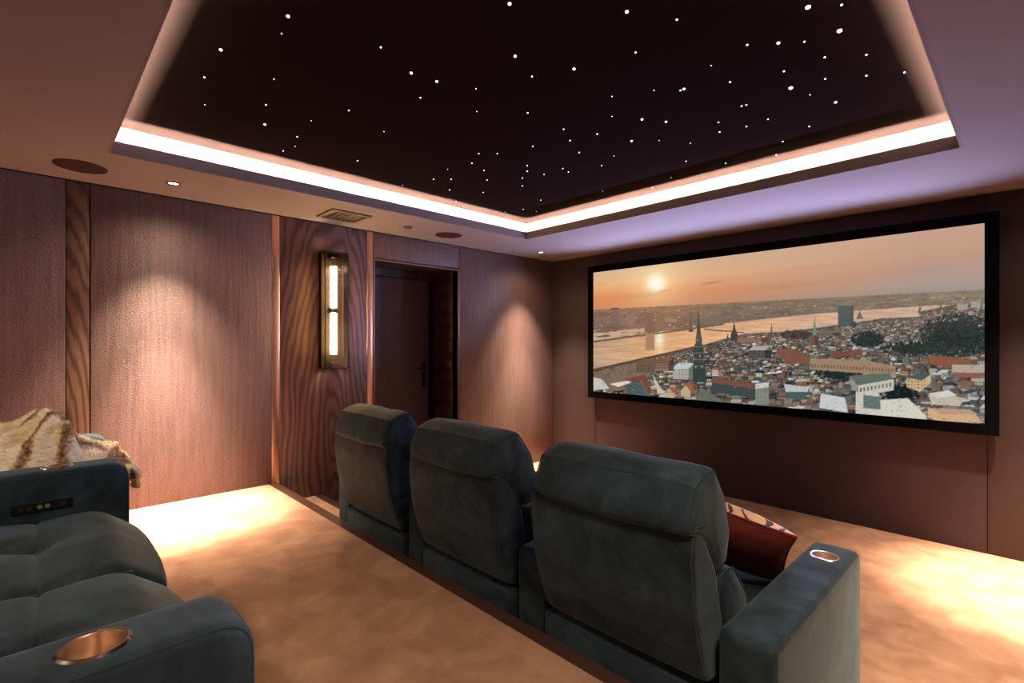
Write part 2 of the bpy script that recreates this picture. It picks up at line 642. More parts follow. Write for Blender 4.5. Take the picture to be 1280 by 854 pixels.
star = empty('star_ceiling', (cx, cy, ZS), 'black star ceiling panel dotted with tiny points of light inside the cove', 'star ceiling')
MB().box(EX0 - cx, EX1 - cx, EY0 - cy, EY1 - cy, 0.0, 0.012).build('panel', M['star_black'], star)
STARS = """360,20,3;352,42,1;276,62,3;255.5,96.5,2;342.5,99,1;256,131,1;332.5,131,2;331,155.4,3;389,151,1;371.5,171,2;369,183,1;354,188.5,2
436,138,2;476,59,2;514,91,3;546,101.5,3;525.5,122,2;480,164.5,1;447,201,2;503,231.5,1;637,4.5,3;644,70,3;665,95.6,2
595,111,1;596,139.5,1;659.6,141,2;598.5,192,2;621.6,192,2;666,183,2;590,204,2;559.5,211.6,1;605,213,2;542,224,2;564,224,2;609,225,2;562,237.4,2
604,240.6,2;570,251.5,1;659,207,2;659,214,2;653,222.5,2;653,232.4,2;680,218,2;676,250,2;654,261.5,2;631.6,265,1;670.5,264.6,1
783.5,14.5,3;846,24.5,2;794.5,65.5,2;717.5,86,3;1010,8.5,4;1052,6,2;1049.5,38,4;934,56,2;973,53.5,3;1005.5,52,2;1031,71.5,2;1083,68.5,2
889,82,1;980,89,2;912.5,102.5,2;1031.5,98.5,2;1083,94.5,2;1130.5,90.5,2;988.5,109.5,4;1012.5,118.5,1;855,111,3;850.5,113,2;817.5,113,1;765,120.5,1;765,145.5,1
1044.5,127.5,3;927,132.5,2;933,131,2;960,149,2;898,153,2;899.5,165,2;933,158,2;1011.5,158,2;802.5,149,3;832.5,152,3;789.5,176,3;746.5,167.5,2
824,175.5,1;863,179,1;978.5,177,2;970.5,193.5,2;907,204,2;857.5,201.5,2;839,222,1;815.5,234.5,1;767.5,195,1;752,207,2;753.5,239,1
704.5,161.5,2;712.5,175.5,2;724,190.5,2;703.5,210.5,2;710.5,215,2;713.5,226.5,2;710.5,251,1;727,245,1""".replace('\n', ';')
SR = {1: 0.0028, 2: 0.0045, 3: 0.0075, 4: 0.0105}
smesh = {}
for k, r in SR.items():
    mb = MB()
    bmesh.ops.create_icosphere(mb.bm, subdivisions=1, radius=r)
    o = mb.build('star_light', M['star'], None, True)
    smesh[k] = o.data
    bpy.data.objects.remove(o)
for i, s in enumerate([t for t in STARS.split(';') if t.strip()][:100]):
    px, py, k = s.split(',')
    p = on_z(float(px), float(py), ZS - 0.001)
    o = bpy.data.objects.new('star_light', smesh[int(k)])
    o.location = (p[0] - cx, p[1] - cy, -0.001)
    link(o, star)

# ------------------------------------------------------------------ ceiling fittings
def ceiling_speaker(x, y, r, label):
    t = empty('ceiling_speaker', (x, y, HC), label, 'speaker', 'round ceiling speakers')
    MB().lathe([(r, 0.004), (r, -0.004), (r - 0.006, -0.005), (r - 0.006, 0.004)], n=48, close=True).build('rim', M['gap'], t, True)
    MB().lathe([(0.0, -0.0035), (r - 0.006, -0.0025), (r - 0.006, 0.003), (0, 0.003)], n=48).build('grille', M['speaker'], t, True)


ceiling_speaker(-4.02, 0.218, 0.130, 'round dark ceiling speaker above the wood strip, the larger one near the left edge')
ceiling_speaker(-4.02, 2.996, 0.130, 'round dark ceiling speaker above the recessed door')


def downlight(y, on, label):
    t = empty('downlight', (-4.01, y, HC), label, 'downlight', 'recessed ceiling downlights')
    r = 0.042
    MB().lathe([(r, 0.004), (r, -0.004), (r - 0.008, -0.006), (r - 0.012, 0.004)], n=32, close=True).build('trim_ring', M['bronze'], t, True)
    MB().lathe([(0, -0.0005), (r - 0.012, -0.0005), (r - 0.012, 0.004), (0, 0.004)], n=32).build('lens', M['lamp_disc'] if on else M['lamp_dim'], t, True)


downlight(0.691, True, 'lit recessed downlight above the brightly washed fabric panel left of the copper strip')
downlight(2.518, False, 'unlit recessed downlight between the air vent and the ceiling speaker')
downlight(4.336, True, 'lit recessed downlight in the ceiling corner beside the screen')

vt = empty('air_vent', (-4.022, 1.905, HC), 'square slatted air vent in the ceiling above the wall light', 'vent')
vm = MB()
hx, hy, fwid = 0.160, 0.170, 0.032
vm.box(-hx, -hx + fwid, -hy, hy, -0.012, 0.002)
vm.box(hx - fwid, hx, -hy, hy, -0.012, 0.002)
vm.box(-hx + fwid, hx - fwid, -hy, -hy + fwid, -0.012, 0.002)
vm.box(-hx + fwid, hx - fwid, hy - fwid, hy, -0.012, 0.002)
vm.build('frame', M['vent'], vt)
box('backing', -hx + fwid, hx - fwid, -hy + fwid, hy - fwid, 0.0, 0.003, M['gap'], vt)
for k in range(6):
    y = -hy + fwid + 0.012 + k * 0.046
    MB().raw([(-hx + fwid, y, -0.001), (hx - fwid, y, -0.001), (hx - fwid, y + 0.016, -0.011), (-hx + fwid, y + 0.016, -0.011),
              (-hx + fwid, y + 0.003, 0.0), (hx - fwid, y + 0.003, 0.0), (hx - fwid, y + 0.019, -0.010), (-hx + fwid, y + 0.019, -0.010)],
             [(0, 1, 2, 3), (7, 6, 5, 4), (0, 4, 5, 1), (2, 6, 7, 3), (0, 3, 7, 4), (1, 5, 6, 2)]).build('slat', M['vent'], vt)

# ------------------------------------------------------------------ wall sconce
SY0, SY1, SZ0, SZ1, SD = 1.845, 2.055, 1.300, 2.330, 0.125
sy = (SY0 + SY1) / 2
sn = empty('wall_sconce', (XL - 0.004, sy, SZ0), 'tall smoked glass wall light with two glowing crystal tubes on the wood panel', 'wall light')
hw, hh = (SY1 - SY0) / 2, SZ1 - SZ0
ring_ = MB()
ring_.box(0.0, 0.012, -hw, hw, 0, hh)
ring_.box(0.012, 0.045, -hw, -hw + 0.004, 0, hh)
ring_.box(0.012, 0.045, hw - 0.004, hw, 0, hh)
ring_.build('back_tray', M['tray'], sn)
fr = MB()
e = 0.003
for yy in (-hw, hw):
    for xx in (0.014, SD):
        fr.box(xx - e, xx + e, yy - e, yy + e, 0, hh)
for zz in (0, hh):
    for yy in (-hw, hw):
        fr.box(0.012, SD, yy - e, yy + e, zz - e, zz + e)
    for xx in (0.014, SD):
        fr.box(xx - e, xx + e, -hw, hw, zz - e, zz + e)
fr.build('frame', M['bronze'], sn)
box('glass_pane', SD - 0.002, SD + 0.002, -hw + e, hw - e, e, hh - e, M['smoke_glass'], sn)
box('glass_pane', 0.046, SD - e, -hw - 0.002, -hw + 0.002, e, hh - e, M['smoke_glass'], sn)
box('glass_pane', 0.046, SD - e, hw - 0.002, hw + 0.002, e, hh - e, M['smoke_glass'], sn)
box('lamp_holder', 0.012, 0.075, -0.03, 0.03, hh / 2 - 0.022, hh / 2 + 0.022, M['bronze'], sn, 0.004, 2)
for (z0, z1) in ((0.125, hh / 2 - 0.025), (hh / 2 + 0.025, hh - 0.125)):
    tb = MB()
    tb.lathe([(0, z0), (0.027, z0), (0.029, z0 + 0.01), (0.029, z1 - 0.01), (0.027, z1), (0, z1)], (0.072, -0.005, 0), 20)
    tb.build('light_tube', M['tube'], sn, True)
box('end_cap', 0.012, 0.10, -0.035, 0.035, 0.006, 0.05, M['bronze'], sn, 0.004, 2)
box('end_cap', 0.012, 0.10, -0.035, 0.035, hh - 0.05, hh - 0.006, M['bronze'], sn, 0.004, 2)

# ------------------------------------------------------------------ projection screen with its picture
PX0, PX1, PZ0, PZ1, YS = -3.659, -0.226, 0.943, 2.376, 4.888
scr = empty('projection_screen', ((PX0 + PX1) / 2, YF, PZ0 - 0.075), 'wide black framed projection screen showing an aerial city view at sunset', 'screen')
ox, oy, oz = scr.location
FB = 0.075
fm = MB()
for (a, b, c, d) in ((PX0 - FB, PX0, PZ0 - FB, PZ1 + FB), (PX1, PX1 + FB, PZ0 - FB, PZ1 + FB), (PX0, PX1, PZ0 - FB, PZ0), (PX0, PX1, PZ1, PZ1 + FB)):
    fm.box(a - ox, b - ox, YS - 0.012 - oy, YS + 0.03 - oy, c - oz, d - oz)
fm.build('frame', M['black_velvet'], scr)
for xx in (-1.2, 1.2):
    MB().box(xx - 0.04, xx + 0.04, YS + 0.03 - oy, -0.0005, 0.3, 1.32).build('wall_bracket', M['black_metal'], scr)


def paint_city():
    """paints the picture on a raster in photo pixels (x 738..1234, y 276..536), twice as fine"""
    S = 2
    X0, Y0, W, Hh = 738, 276, 498, 262
    img = np.zeros((Hh * S, W * S, 3))
    yy, xx = np.mgrid[0:Hh * S, 0:W * S]
    xx = xx / S + X0
    yy = yy / S + Y0
    rng = np.random.RandomState(5)

    def lerpc(t, stops):
        t = np.clip(t, 0, 1)
        res = np.zeros(t.shape + (3,))
        ps = [s[0] for s in stops]
        for c in range(3):
            res[..., c] = np.interp(t, ps, [s[1][c] for s in stops])
        return res

    hor = 387 - (xx - 742) * 25.0 / 489.0
    top = 341 - (xx - 742) * 61.2 / 489.0
    t = (yy - top) / (hor - top)
    u = (xx - 742) / 489.0
    skyL = lerpc(t, [(0, (214, 178, 146)), (0.35, (232, 176, 128)), (0.7, (224, 140, 88)), (1, (208, 136, 100))])
    skyR = lerpc(t, [(0, (198, 160, 136)), (0.5, (190, 152, 134)), (0.85, (172, 152, 142)), (1, (156, 146, 138))])
    k = np.clip((u - 0.1) / 0.75, 0, 1)[..., None]
    img[:] = skyL * (1 - k) + skyR * k
    d = np.hypot(xx - 820, (yy - 353) * 1.05)
    g = np.exp(-(d / 26.0) ** 1.25)[..., None]
    img[:] = img * (1 - g) + np.array((255, 226, 168)) * g
    g = np.exp(-(d / 11.5) ** 3)[..., None]
    img[:] = img * (1 - g) + np.array((255, 250, 232)) * g
    # thin cloud streaks
    for (ax, ay, bx, by, w, s) in ((820, 365.5, 842, 361, 1.0, 0.30), (872, 356, 906, 351, 1.6, 0.30), (742, 357, 760, 355, 1.4, .15), (950, 340, 1100, 326, 3, 0.06), (1050, 345, 1230, 330, 4, 0.05), (760, 372, 850, 366, 3, .10), (900, 366, 1050, 352, 3, 0.06)):
        tt = np.clip((xx - ax) / (bx - ax), 0, 1)
        dy = (yy - (ay + (by - ay) * tt)) / w
        m = np.exp(-dy * dy) * np.sin(PI * tt) * s
        img[:] = img * (1 - m[..., None]) + np.array((120, 92, 88)) * m[..., None]

    def noise(sx, sy, seed):
        r = np.random.RandomState(seed)
        h, w = int(Hh * S / sy) + 3, int(W * S / sx) + 3
        a = r.rand(h, w)
        iy, ix = np.mgrid[0:Hh * S, 0:W * S]
        fy, fx = iy / sy, ix / sx
        y0, x0 = fy.astype(int), fx.astype(int)
        ty, tx = fy - y0, fx - x0
        return (a[y0, x0] * (1 - tx) + a[y0, x0 + 1] * tx) * (1 - ty) + (a[y0 + 1, x0] * (1 - tx) + a[y0 + 1, x0 + 1] * tx) * ty

    # far land
    land = yy > hor
    nz = noise(26, 4, 1) * 0.6 + noise(6, 2, 2) * 0.4
    f = np.clip((yy - hor) / 24.0, 0, 1)
    lc = lerpc(f, [(0, (128, 104, 88)), (0.3, (112, 92, 82)), (1, (100, 88, 80))])
    kk = np.clip((xx - 760) / 350.0, 0, 1)[..., None]
    lc = lc * (1 - kk) + lerpc(f, [(0, (112, 112, 98)), (0.4, (122, 112, 100)), (1, (104, 104, 96))]) * kk
    lc = lc * (0.72 + 0.56 * nz[..., None])
    warm = np.exp(-((xx - 822) / 60) ** 2)[..., None] * 0.35
    lc = lc * (1 - warm) + np.array((190, 118, 76)) * warm
    img[land] = lc[land]
    # bright flecks on the far bank
    for _ in range(260):
        x = rng.uniform(742, 1231)
        y = 389 - (x - 742) * 25 / 489 + rng.uniform(4, 28)
        i, j = int((y - Y0) * S), int((x - X0) * S)
        w = rng.randint(2, 9)
        img[i:i + rng.randint(1, 4), j:j + w] = np.array((205, 178, 156)) * rng.uniform(0.55, 1.0)

    # river
    fx = [738, 742, 807, 828, 871, 900, 990, 1047, 1138, 1193, 1236]
    fy = [428, 427, 418, 414, 410, 404.8, 394.8, 390, 383.5, 380.5, 379]
    nx_ = [738, 742, 784, 822, 868, 900, 930, 974, 1018, 1047, 1102, 1149, 1150, 1193, 1236]
    ny_ = [463, 462, 452, 444, 434, 425, 417, 414.7, 410, 406, 398, 395.6, 389, 381, 378]
    far = np.interp(xx, fx, fy)
    near = np.interp(xx, nx_, ny_)
    riv = (yy > far) & (yy < near)
    rc = lerpc((xx - 742) / 400.0, [(0, (192, 158, 130)), (0.2, (222, 170, 120)), (0.45, (226, 176, 138)), (1, (208, 178, 160))])
    rc = rc * (0.90 + 0.2 * noise(34, 3, 3)[..., None])
    bl = np.exp(-((xx - 824) / 6.0) ** 2)[..., None] * np.clip((445 - yy) / 20, 0, 1)[..., None]
    rc = rc * (1 - bl) + np.array((255, 244, 214)) * bl
    img[riv] = rc[riv]
    # water left of the causeway
    lw = (xx < 808) & (yy > 416 - (xx - 742) * 0.10) & (yy < far - 1)
    img[lw & (noise(20, 3, 9) > 0.35)] = (204, 170, 140)

    def rect(x0, y0, x1, y1, c):
        i0, i1 = int(round((y0 - Y0) * S)), int(round((y1 - Y0) * S))
        j0, j1 = int(round((x0 - X0) * S)), int(round((x1 - X0) * S))
        i0, j0 = max(i0, 0), max(j0, 0)
        if i1 > i0 and j1 > j0:
            img[i0:i1, j0:j1] = c

    def poly(p, c):
        ys = [q[1] for q in p]
        i0, i1 = max(0, int((min(ys) - Y0) * S)), min(Hh * S, int((max(ys) - Y0) * S) + 1)
        for i in range(i0, i1):
            y = (i + 0.5) / S + Y0
            hit = []
            for a in range(len(p)):
                (ax, ay), (bx, by) = p[a], p[(a + 1) % len(p)]
                if (ay <= y) != (by <= y):
                    hit.append(ax + (y - ay) * (bx - ax) / (by - ay))
            hit.sort()
            for a, b in zip(hit[::2], hit[1::2]):
                j0, j1 = max(0, int(round((a - X0) * S))), int(round((b - X0) * S))
                if j1 > j0:
                    img[i, j0:j1] = c

    def shade(c, f):
        return tuple(min(255, v * f) for v in c)

    walls = [(196, 194, 186), (178, 172, 160), (150, 148, 142), (188, 162, 128), (120, 116, 110), (206, 190, 164), (92, 96, 94), (168, 140, 116)]
    roofs = [(122, 76, 60), (132, 82, 64), (98, 70, 60), (64, 80, 80), (88, 104, 102), (44, 58, 60), (176, 178, 172), (120, 112, 104), (98, 82, 72), (206, 204, 198)]

    def house(x, y, w, h, wc, rc_, lean, win=True):
        """y is the base line; roof above the wall"""
        wc = shade(wc, rng.uniform(0.85, 1.0))
        rh = h * rng.uniform(0.45, 0.8)
        rect(x, y - h, x + w, y, wc)
        rect(x + w * 0.72, y - h, x + w, y, shade(wc, 0.66))
        poly([(x - 0.4, y - h), (x + w + 0.4, y - h), (x + w + lean - w * 0.12, y - h - rh), (x + lean + w * 0.12, y - h - rh)], rc_)
        if rng.rand() < 0.5:
            poly([(x + w * 0.72, y - h), (x + w + 0.4, y - h), (x + w + lean - w * 0.12, y - h - rh)], shade(rc_, 0.6))
        if win and h > 3.2 and w > 5:
            n = max(2, int(w / 2.4))
            for r in range(max(1, int(h / 3.2))):
                yy_ = y - h + 1.0 + r * 3.0
                for q_ in range(n):
                    xx_ = x + 0.9 + q_ * (w - 1.0) / n
                    rect(xx_, yy_, xx_ + 0.9, yy_ + 1.4, shade(wc, 0.42))

    # ground tone of the town
    town = yy >= near
    tc = lerpc((xx - 742) / 489.0, [(0, (116, 98, 84)), (0.3, (96, 90, 84)), (1, (86, 92, 90))]) * (0.6 + 0.7 * noise(7, 4, 4)[..., None])
    img[town] = tc[town]
    # rows of roofs from the bank to the bottom edge
    y = 386.0
    while y < 540:
        x = 738 + rng.uniform(0, 4)
        while x < 1236:
            nb = np.interp(x, nx_, ny_)
            dep = np.clip((y - nb) / 100.0, 0, 1)
            w = (1.8 + 9.5 * dep) * rng.uniform(0.5, 1.8)
            h = (1.0 + 4.6 * dep) * rng.uniform(0.6, 1.5)
            lo = nb + 2.5
            if x < 800:
                lo = nb + 12
            if y - 1.7 * h > lo and rng.rand() < 0.88:
                wc = shade(walls[rng.randint(len(walls))], rng.uniform(0.62, 1.05))
                rc2 = shade(roofs[rng.randint(len(roofs))], rng.uniform(0.75, 1.1))
                if x > 1000:
                    rc2 = tuple(a * 0.8 + b * 0.2 for a, b in zip(rc2, (120, 132, 130)))
                house(x, y, w, h, wc, rc2, rng.uniform(-2, 3) * (0.3 + dep))
                if rng.rand() < 0.22:
                    rect(x + w * 0.3, y - 0.4, x + w * 1.4, y + h * 0.5, (32, 42, 42))
            x += w * rng.uniform(0.8, 1.15)
        y += 1.5 + 3.6 * np.clip((y - 400) / 130.0, 0, 1)
    # open quay on the left
    poly([(742, 478), (742, 466), (800, 453), (815, 466), (790, 486), (760, 490)], (124, 104, 88))
    for _ in range(70):
        a, b = rng.uniform(744, 800), rng.uniform(458, 486)
        rect(a, b, a + 1.5, b + 0.7, (70, 60, 54))
    poly([(742, 461), (868, 433), (868, 435.5), (742, 465)], (92, 72, 58))

    # parks
    def trees(x0, y0, x1, y1, n, c, r=2.0):
        n = int(n * 1.8)
        for k_ in range(16):
            ang = 2 * PI * k_ / 16
            poly([((x0 + x1) / 2 + (x1 - x0) * 0.36 * math.cos(ang + o_), (y0 + y1) / 2 + (y1 - y0) * 0.36 * math.sin(ang + o_)) for o_ in (0, 2.2, 4.3)], shade(c, 0.85))
        for _ in range(n):
            a, b = rng.uniform(x0, x1), rng.uniform(y0, y1)
            e = ((a - (x0 + x1) / 2) / ((x1 - x0) / 2)) ** 2 + ((b - (y0 + y1) / 2) / ((y1 - y0) / 2)) ** 2
            if e < 1:
                q_ = rng.uniform(0.5, 1.0) * r
                poly([(a - q_, b), (a, b - q_), (a + q_, b), (a, b + q_)], shade(c, rng.uniform(0.7, 1.15)))
    trees(1150, 392, 1246, 446, 900, (46, 56, 54))
    trees(1064, 414, 1106, 434, 220, (44, 54, 52))
    trees(1100, 426, 1200, 446, 200, (52, 60, 56))
    trees(976, 413, 1016, 424, 120, (66, 62, 54))
    trees(1020, 452, 1080, 478, 150, (36, 48, 48))
    trees(1100, 478, 1150, 508, 160, (26, 38, 40))
    # bridges and far towers
    poly([(880, 411), (930, 415), (930, 416.5), (880, 412.6)], (96, 78, 66))
    poly([(742, 426), (808, 417.6), (808, 419.4), (742, 428.5)], (102, 84, 70))
    poly([(800, 419), (905, 404.5), (905, 406.5), (800, 421)], (110, 90, 74))
    rect(763.5, 386, 774, 406, (112, 96, 90))
    rect(764, 385.2, 773.5, 387, (92, 78, 74))
    rect(784, 393, 794, 408, (134, 112, 100))
    rect(805.5, 391, 817.5, 415, (122, 96, 82))
    poly([(805.5, 387), (807, 387), (807, 392), (805.5, 392)], (100, 82, 72))
    rect(807, 417, 818, 438, (168, 132, 104))
    rect(831, 398, 846, 403, (150, 126, 106))
    rect(862.6, 386.5, 864, 414, (92, 76, 66))
    rect(861, 412, 866.5, 415, (84, 70, 62))
    # glass tower
    rect(1047.5, 381, 1067, 407, (62, 80, 82))
    rect(1047.5, 379.5, 1067, 382, (96, 124, 124))
    rect(1063, 382, 1067, 407, (48, 62, 64))
    for r in range(12):
        rect(1047.5, 383.2 + r * 2, 1067, 383.7 + r * 2, (76, 94, 94))
    rect(1066, 402, 1070, 410, (52, 60, 60))
    # green spire
    poly([(1018.3, 394), (1021, 419), (1015.6, 419)], (96, 140, 116))
    rect(1013.5, 419, 1023, 432, (112, 80, 66))
    rect(1018.5, 419, 1023, 432, (84, 62, 54))
    # domed tower and small spires
    poly([(917.7, 401), (919.5, 412), (922, 418), (922, 426), (913.5, 426), (913.5, 418), (916, 412)], (54, 60, 56))
    poly([(909.6, 416), (911.5, 426), (907.7, 426)], (66, 66, 60))
    poly([(964.4, 404), (965.6, 416), (963.2, 416)], (70, 62, 56))
    poly([(1074.5, 388), (1079, 399), (1070, 399)], (92, 100, 96))
    for (a, b) in ((1149, 384), (1175, 382), (1184, 382), (1188, 381)):
        poly([(a, b), (a + 2.5, b), (a + 1, b + 8), (a - 1.5, b + 8)], (82, 72, 66))
    for (a, b, w, h) in ((1196, 380, 14, 7), (1214, 377, 12, 8), (1228, 379, 4, 5)):
        rect(a, b, a + w, b + h, (158, 158, 150))
    # large landmark blocks of the town
    house(922, 428, 40, 4, (150, 120, 104), (150, 84, 66), 0, False)
    house(1020, 420, 30, 4, (120, 108, 96), (110, 100, 92), 2)
    house(936, 448, 28, 10, (104, 96, 90), (170, 166, 156), 2)
    poly([(968, 440), (985, 434), (1010, 444), (1010, 455), (985, 455)], (122, 84, 66))
    poly([(1012, 448), (1080, 450), (1120, 458), (1120, 470), (1012, 462)], (156, 128, 104))
    for q_ in range(26):
        rect(1014 + q_ * 4, 455 + q_ * 0.25, 1015.6 + q_ * 4, 459 + q_ * 0.25, (98, 84, 72))
    poly([(1038, 441), (1078, 437), (1078, 444), (1036, 446)], (124, 74, 62))
    poly([(1062, 470), (1112, 466), (1117, 476), (1072, 482)], (96, 108, 98))
    poly([(1062, 470), (1072, 482), (1072, 492), (1062, 480)], (150, 142, 128))
    poly([(1072, 482), (1117, 474), (1117, 488), (1074, 496)], (196, 190, 178))
    for q_ in range(9):
        rect(1075 + q_ * 4.6, 485 - q_ * 0.8, 1077 + q_ * 4.6, 490 - q_ * 0.8, (92, 88, 84))
    poly([(1164, 444), (1216, 450), (1212, 456), (1170, 458), (1160, 452)], (136, 86, 66))
    rect(1190, 456, 1231, 466, (176, 164, 148))
    poly([(1192, 466), (1231, 466), (1231, 472), (1196, 472)], (138, 92, 72))
    poly([(1133, 472), (1164, 468), (1164, 478), (1150, 490), (1133, 484)], (200, 176, 134))
    poly([(1133, 472), (1148, 467), (1164, 468), (1152, 476)], (78, 88, 84))
    for q_ in range(6):
        for r in range(3):
            rect(1135 + q_ * 4, 476 + r * 4, 1136.6 + q_ * 4, 478 + r * 4, (112, 92, 72))
    poly([(1160, 494), (1186, 490), (1204, 500), (1200, 508), (1166, 506)], (190, 180, 162))
    poly([(1160, 492), (1186, 488), (1196, 494), (1172, 498)], (206, 206, 198))
    # white roof and grey gable in front
    poly([(1070, 490), (1098, 490), (1102, 510), (1102, 527), (1070, 524)], (202, 196, 184))
    poly([(1079, 494), (1101, 496), (1101, 512), (1079, 510)], (98, 114, 112))
    poly([(1100, 500), (1135, 498), (1158, 520), (1158, 526), (1102, 524)], (208, 204, 192))
    poly([(1160, 510), (1216, 514), (1228, 529), (1172, 527), (1160, 522)], (206, 168, 132))
    poly([(1164, 510), (1212, 512), (1222, 518), (1176, 518)], (188, 150, 122))
    poly([(1026, 492), (1056, 497), (1060, 516), (1024, 510)], (196, 200, 200))
    poly([(980, 480), (1010, 484), (1010, 490), (982, 490)], (184, 188, 184))
    poly([(984, 490), (1008, 490), (1008, 500), (984, 498)], (72, 92, 92))
    poly([(890, 476), (946, 486), (946, 498), (890, 490)], (62, 72, 72))
    poly([(890, 472), (946, 480), (946, 487), (890, 478)], (120, 78, 62))
    rect(944, 480, 961, 506, (130, 132, 124))
    poly([(944, 480), (961, 478), (961, 484), (944, 486)], (196, 198, 194))
    poly([(876, 484), (905, 502), (905, 506), (868, 502)], (100, 106, 96))
    poly([(780, 474), (806, 468), (816, 492), (800, 490)], (120, 72, 58))
    poly([(815, 467), (824, 482), (832, 492), (822, 492)], (196, 186, 168))
    house(795, 466, 34, 10, (128, 104, 86), (110, 88, 72), 3)
    house(841, 474, 27, 13, (206, 200, 188), (190, 196, 194), 3)
    house(818, 464, 24, 9, (150, 122, 102), (124, 84, 66), 2)
    poly([(780, 482), (798, 476), (814, 496), (796, 500)], (54, 74, 76))
    for q_ in range(7):
        poly([(782 + q_ * 3, 481 - q_ * 0.8), (783 + q_ * 3, 481 - q_ * .8), (797 + q_ * 2.6, 497), (796 + q_ * 2.6, 497)], (110, 126, 124))
    poly([(742, 472), (752, 474), (762, 486), (742, 488)], (196, 196, 188))
    poly([(762, 480), (784, 476), (790, 478), (772, 484)], (214, 210, 200))
    house(890, 470, 11, 7, (210, 206, 196), (164, 84, 60), 1)
    for (a, b) in ((852, 486), (832, 490)):
        poly([(a - 1, b + 10), (a - 1, b + 2), (a + 5, b - 4), (a + 11, b + 2), (a + 11, b + 10)], (188, 162, 130))
        poly([(a + 5, b - 5), (a + 12, b + 2), (a + 16, b), (a + 9, b - 7)], (176, 86, 62))
    for _ in range(1500):
        a, b = rng.uniform(742, 1231), rng.uniform(440, 532)
        if b > np.interp(a, nx_, ny_) + 14:
            q_ = rng.uniform(0.6, 2.4)
            c_ = walls[rng.randint(len(walls))] if rng.rand() < 0.5 else roofs[rng.randint(len(roofs))]
            i_, j_ = int((b - Y0) * S), int((a - X0) * S)
            blk = img[i_:i_ + max(1, int(q_ * S * 0.7)), j_:j_ + int(q_ * S) + 1]
            blk[:] = blk * 0.65 + np.array(shade(c_, rng.uniform(0.4, 1.0))) * 0.35
    # tall church spire
    sp = (62, 68, 64)
    poly([(873.2, 381), (874.6, 402), (876, 418), (870.6, 418), (872.2, 402)], sp)
    poly([(870.4, 418), (876.4, 418), (877.4, 424), (877.4, 430), (869.6, 430), (869.6, 424)], (76, 80, 74))
    poly([(868.4, 430), (878.4, 430), (880, 440), (879.4, 454), (867.6, 454), (867, 440)], sp)
    poly([(866.8, 454), (880.6, 454), (882, 462), (882, 478), (866, 478), (866, 462)], (54, 66, 62))
    for b in (433, 441, 449, 457):
        rect(867.5, b, 880, b + 1, (118, 112, 98))
    for (a, b) in ((871, 424), (874, 444), (869, 458), (877, 458)):
        rect(a, b, a + 1.6, b + 2.6, (168, 150, 124))
    # grain and haze
    img[:] = np.where((yy > hor)[..., None], img * (0.95 + 0.1 * rng.rand(Hh * S, W * S, 1)), img)
    hz = np.clip(1 - (yy - hor) / 60.0, 0, 1)
    hz = np.where(yy > hor, hz * 0.30, 0)[..., None]
    img[:] = img * (1 - hz) + np.array((176, 134, 106)) * hz
    return img, S, X0, Y0


img, S_, IX0, IY0 = paint_city()
NXV, NZV = 600, 251
us = np.linspace(0, 1, NXV)
vs = np.linspace(0, 1, NZV)
gx, gz = np.meshgrid(PX0 + us * (PX1 - PX0), PZ0 + vs * (PZ1 - PZ0))
dep = gx * FW[0] + YS * FW[1]
lat = gx * RT[0] + YS * RT[1]
ppx = 640 + FPX * lat / dep
ppy = 430 - FPX * (gz - CAM[2]) / dep
fi = np.clip((ppy - IY0) * S_ - 0.5, 0, img.shape[0] - 1.001)
fj = np.clip((ppx - IX0) * S_ - 0.5, 0, img.shape[1] - 1.001)
i0, j0 = fi.astype(int), fj.astype(int)
ti, tj = (fi - i0)[..., None], (fj - j0)[..., None]
colr = (img[i0, j0] * (1 - tj) + img[i0, j0 + 1] * tj) * (1 - ti) + (img[i0 + 1, j0] * (1 - tj) + img[i0 + 1, j0 + 1] * tj) * ti
colr = np.clip(colr / 255.0, 0, 1)
lin = np.where(colr <= 0.04045, colr / 12.92, ((colr + 0.055) / 1.055) ** 2.4)
me = bpy.data.meshes.new('picture')
vco = np.stack([gx - ox, np.full_like(gx, YS - oy), gz - oz], -1).reshape(-1, 3)
idx = np.arange(NXV * NZV).reshape(NZV, NXV)
fcs = np.stack([idx[:-1, :-1], idx[:-1, 1:], idx[1:, 1:], idx[1:, :-1]], -1).reshape(-1, 4)
me.from_pydata(vco.tolist(), [], fcs.tolist())
at = me.color_attributes.new('picture', 'FLOAT_COLOR', 'POINT')
rgba = np.concatenate([lin.reshape(-1, 3), np.ones((NXV * NZV, 1))], 1).astype(np.float32)
at.data.foreach_set('color', rgba.ravel())
m, nt, b = mat_new('screen_picture')
an = N(nt, 'ShaderNodeVertexColor')
an.layer_name = 'picture'
em = N(nt, 'ShaderNodeEmission')
em.inputs['Strength'].default_value = 1.0
nt.links.new(an.outputs['Color'], em.inputs['Color'])
nt.links.new(em.outputs[0], nt.nodes['Material Output'].inputs['Surface'])
me.materials.append(m)
link(bpy.data.objects.new('picture', me), scr)

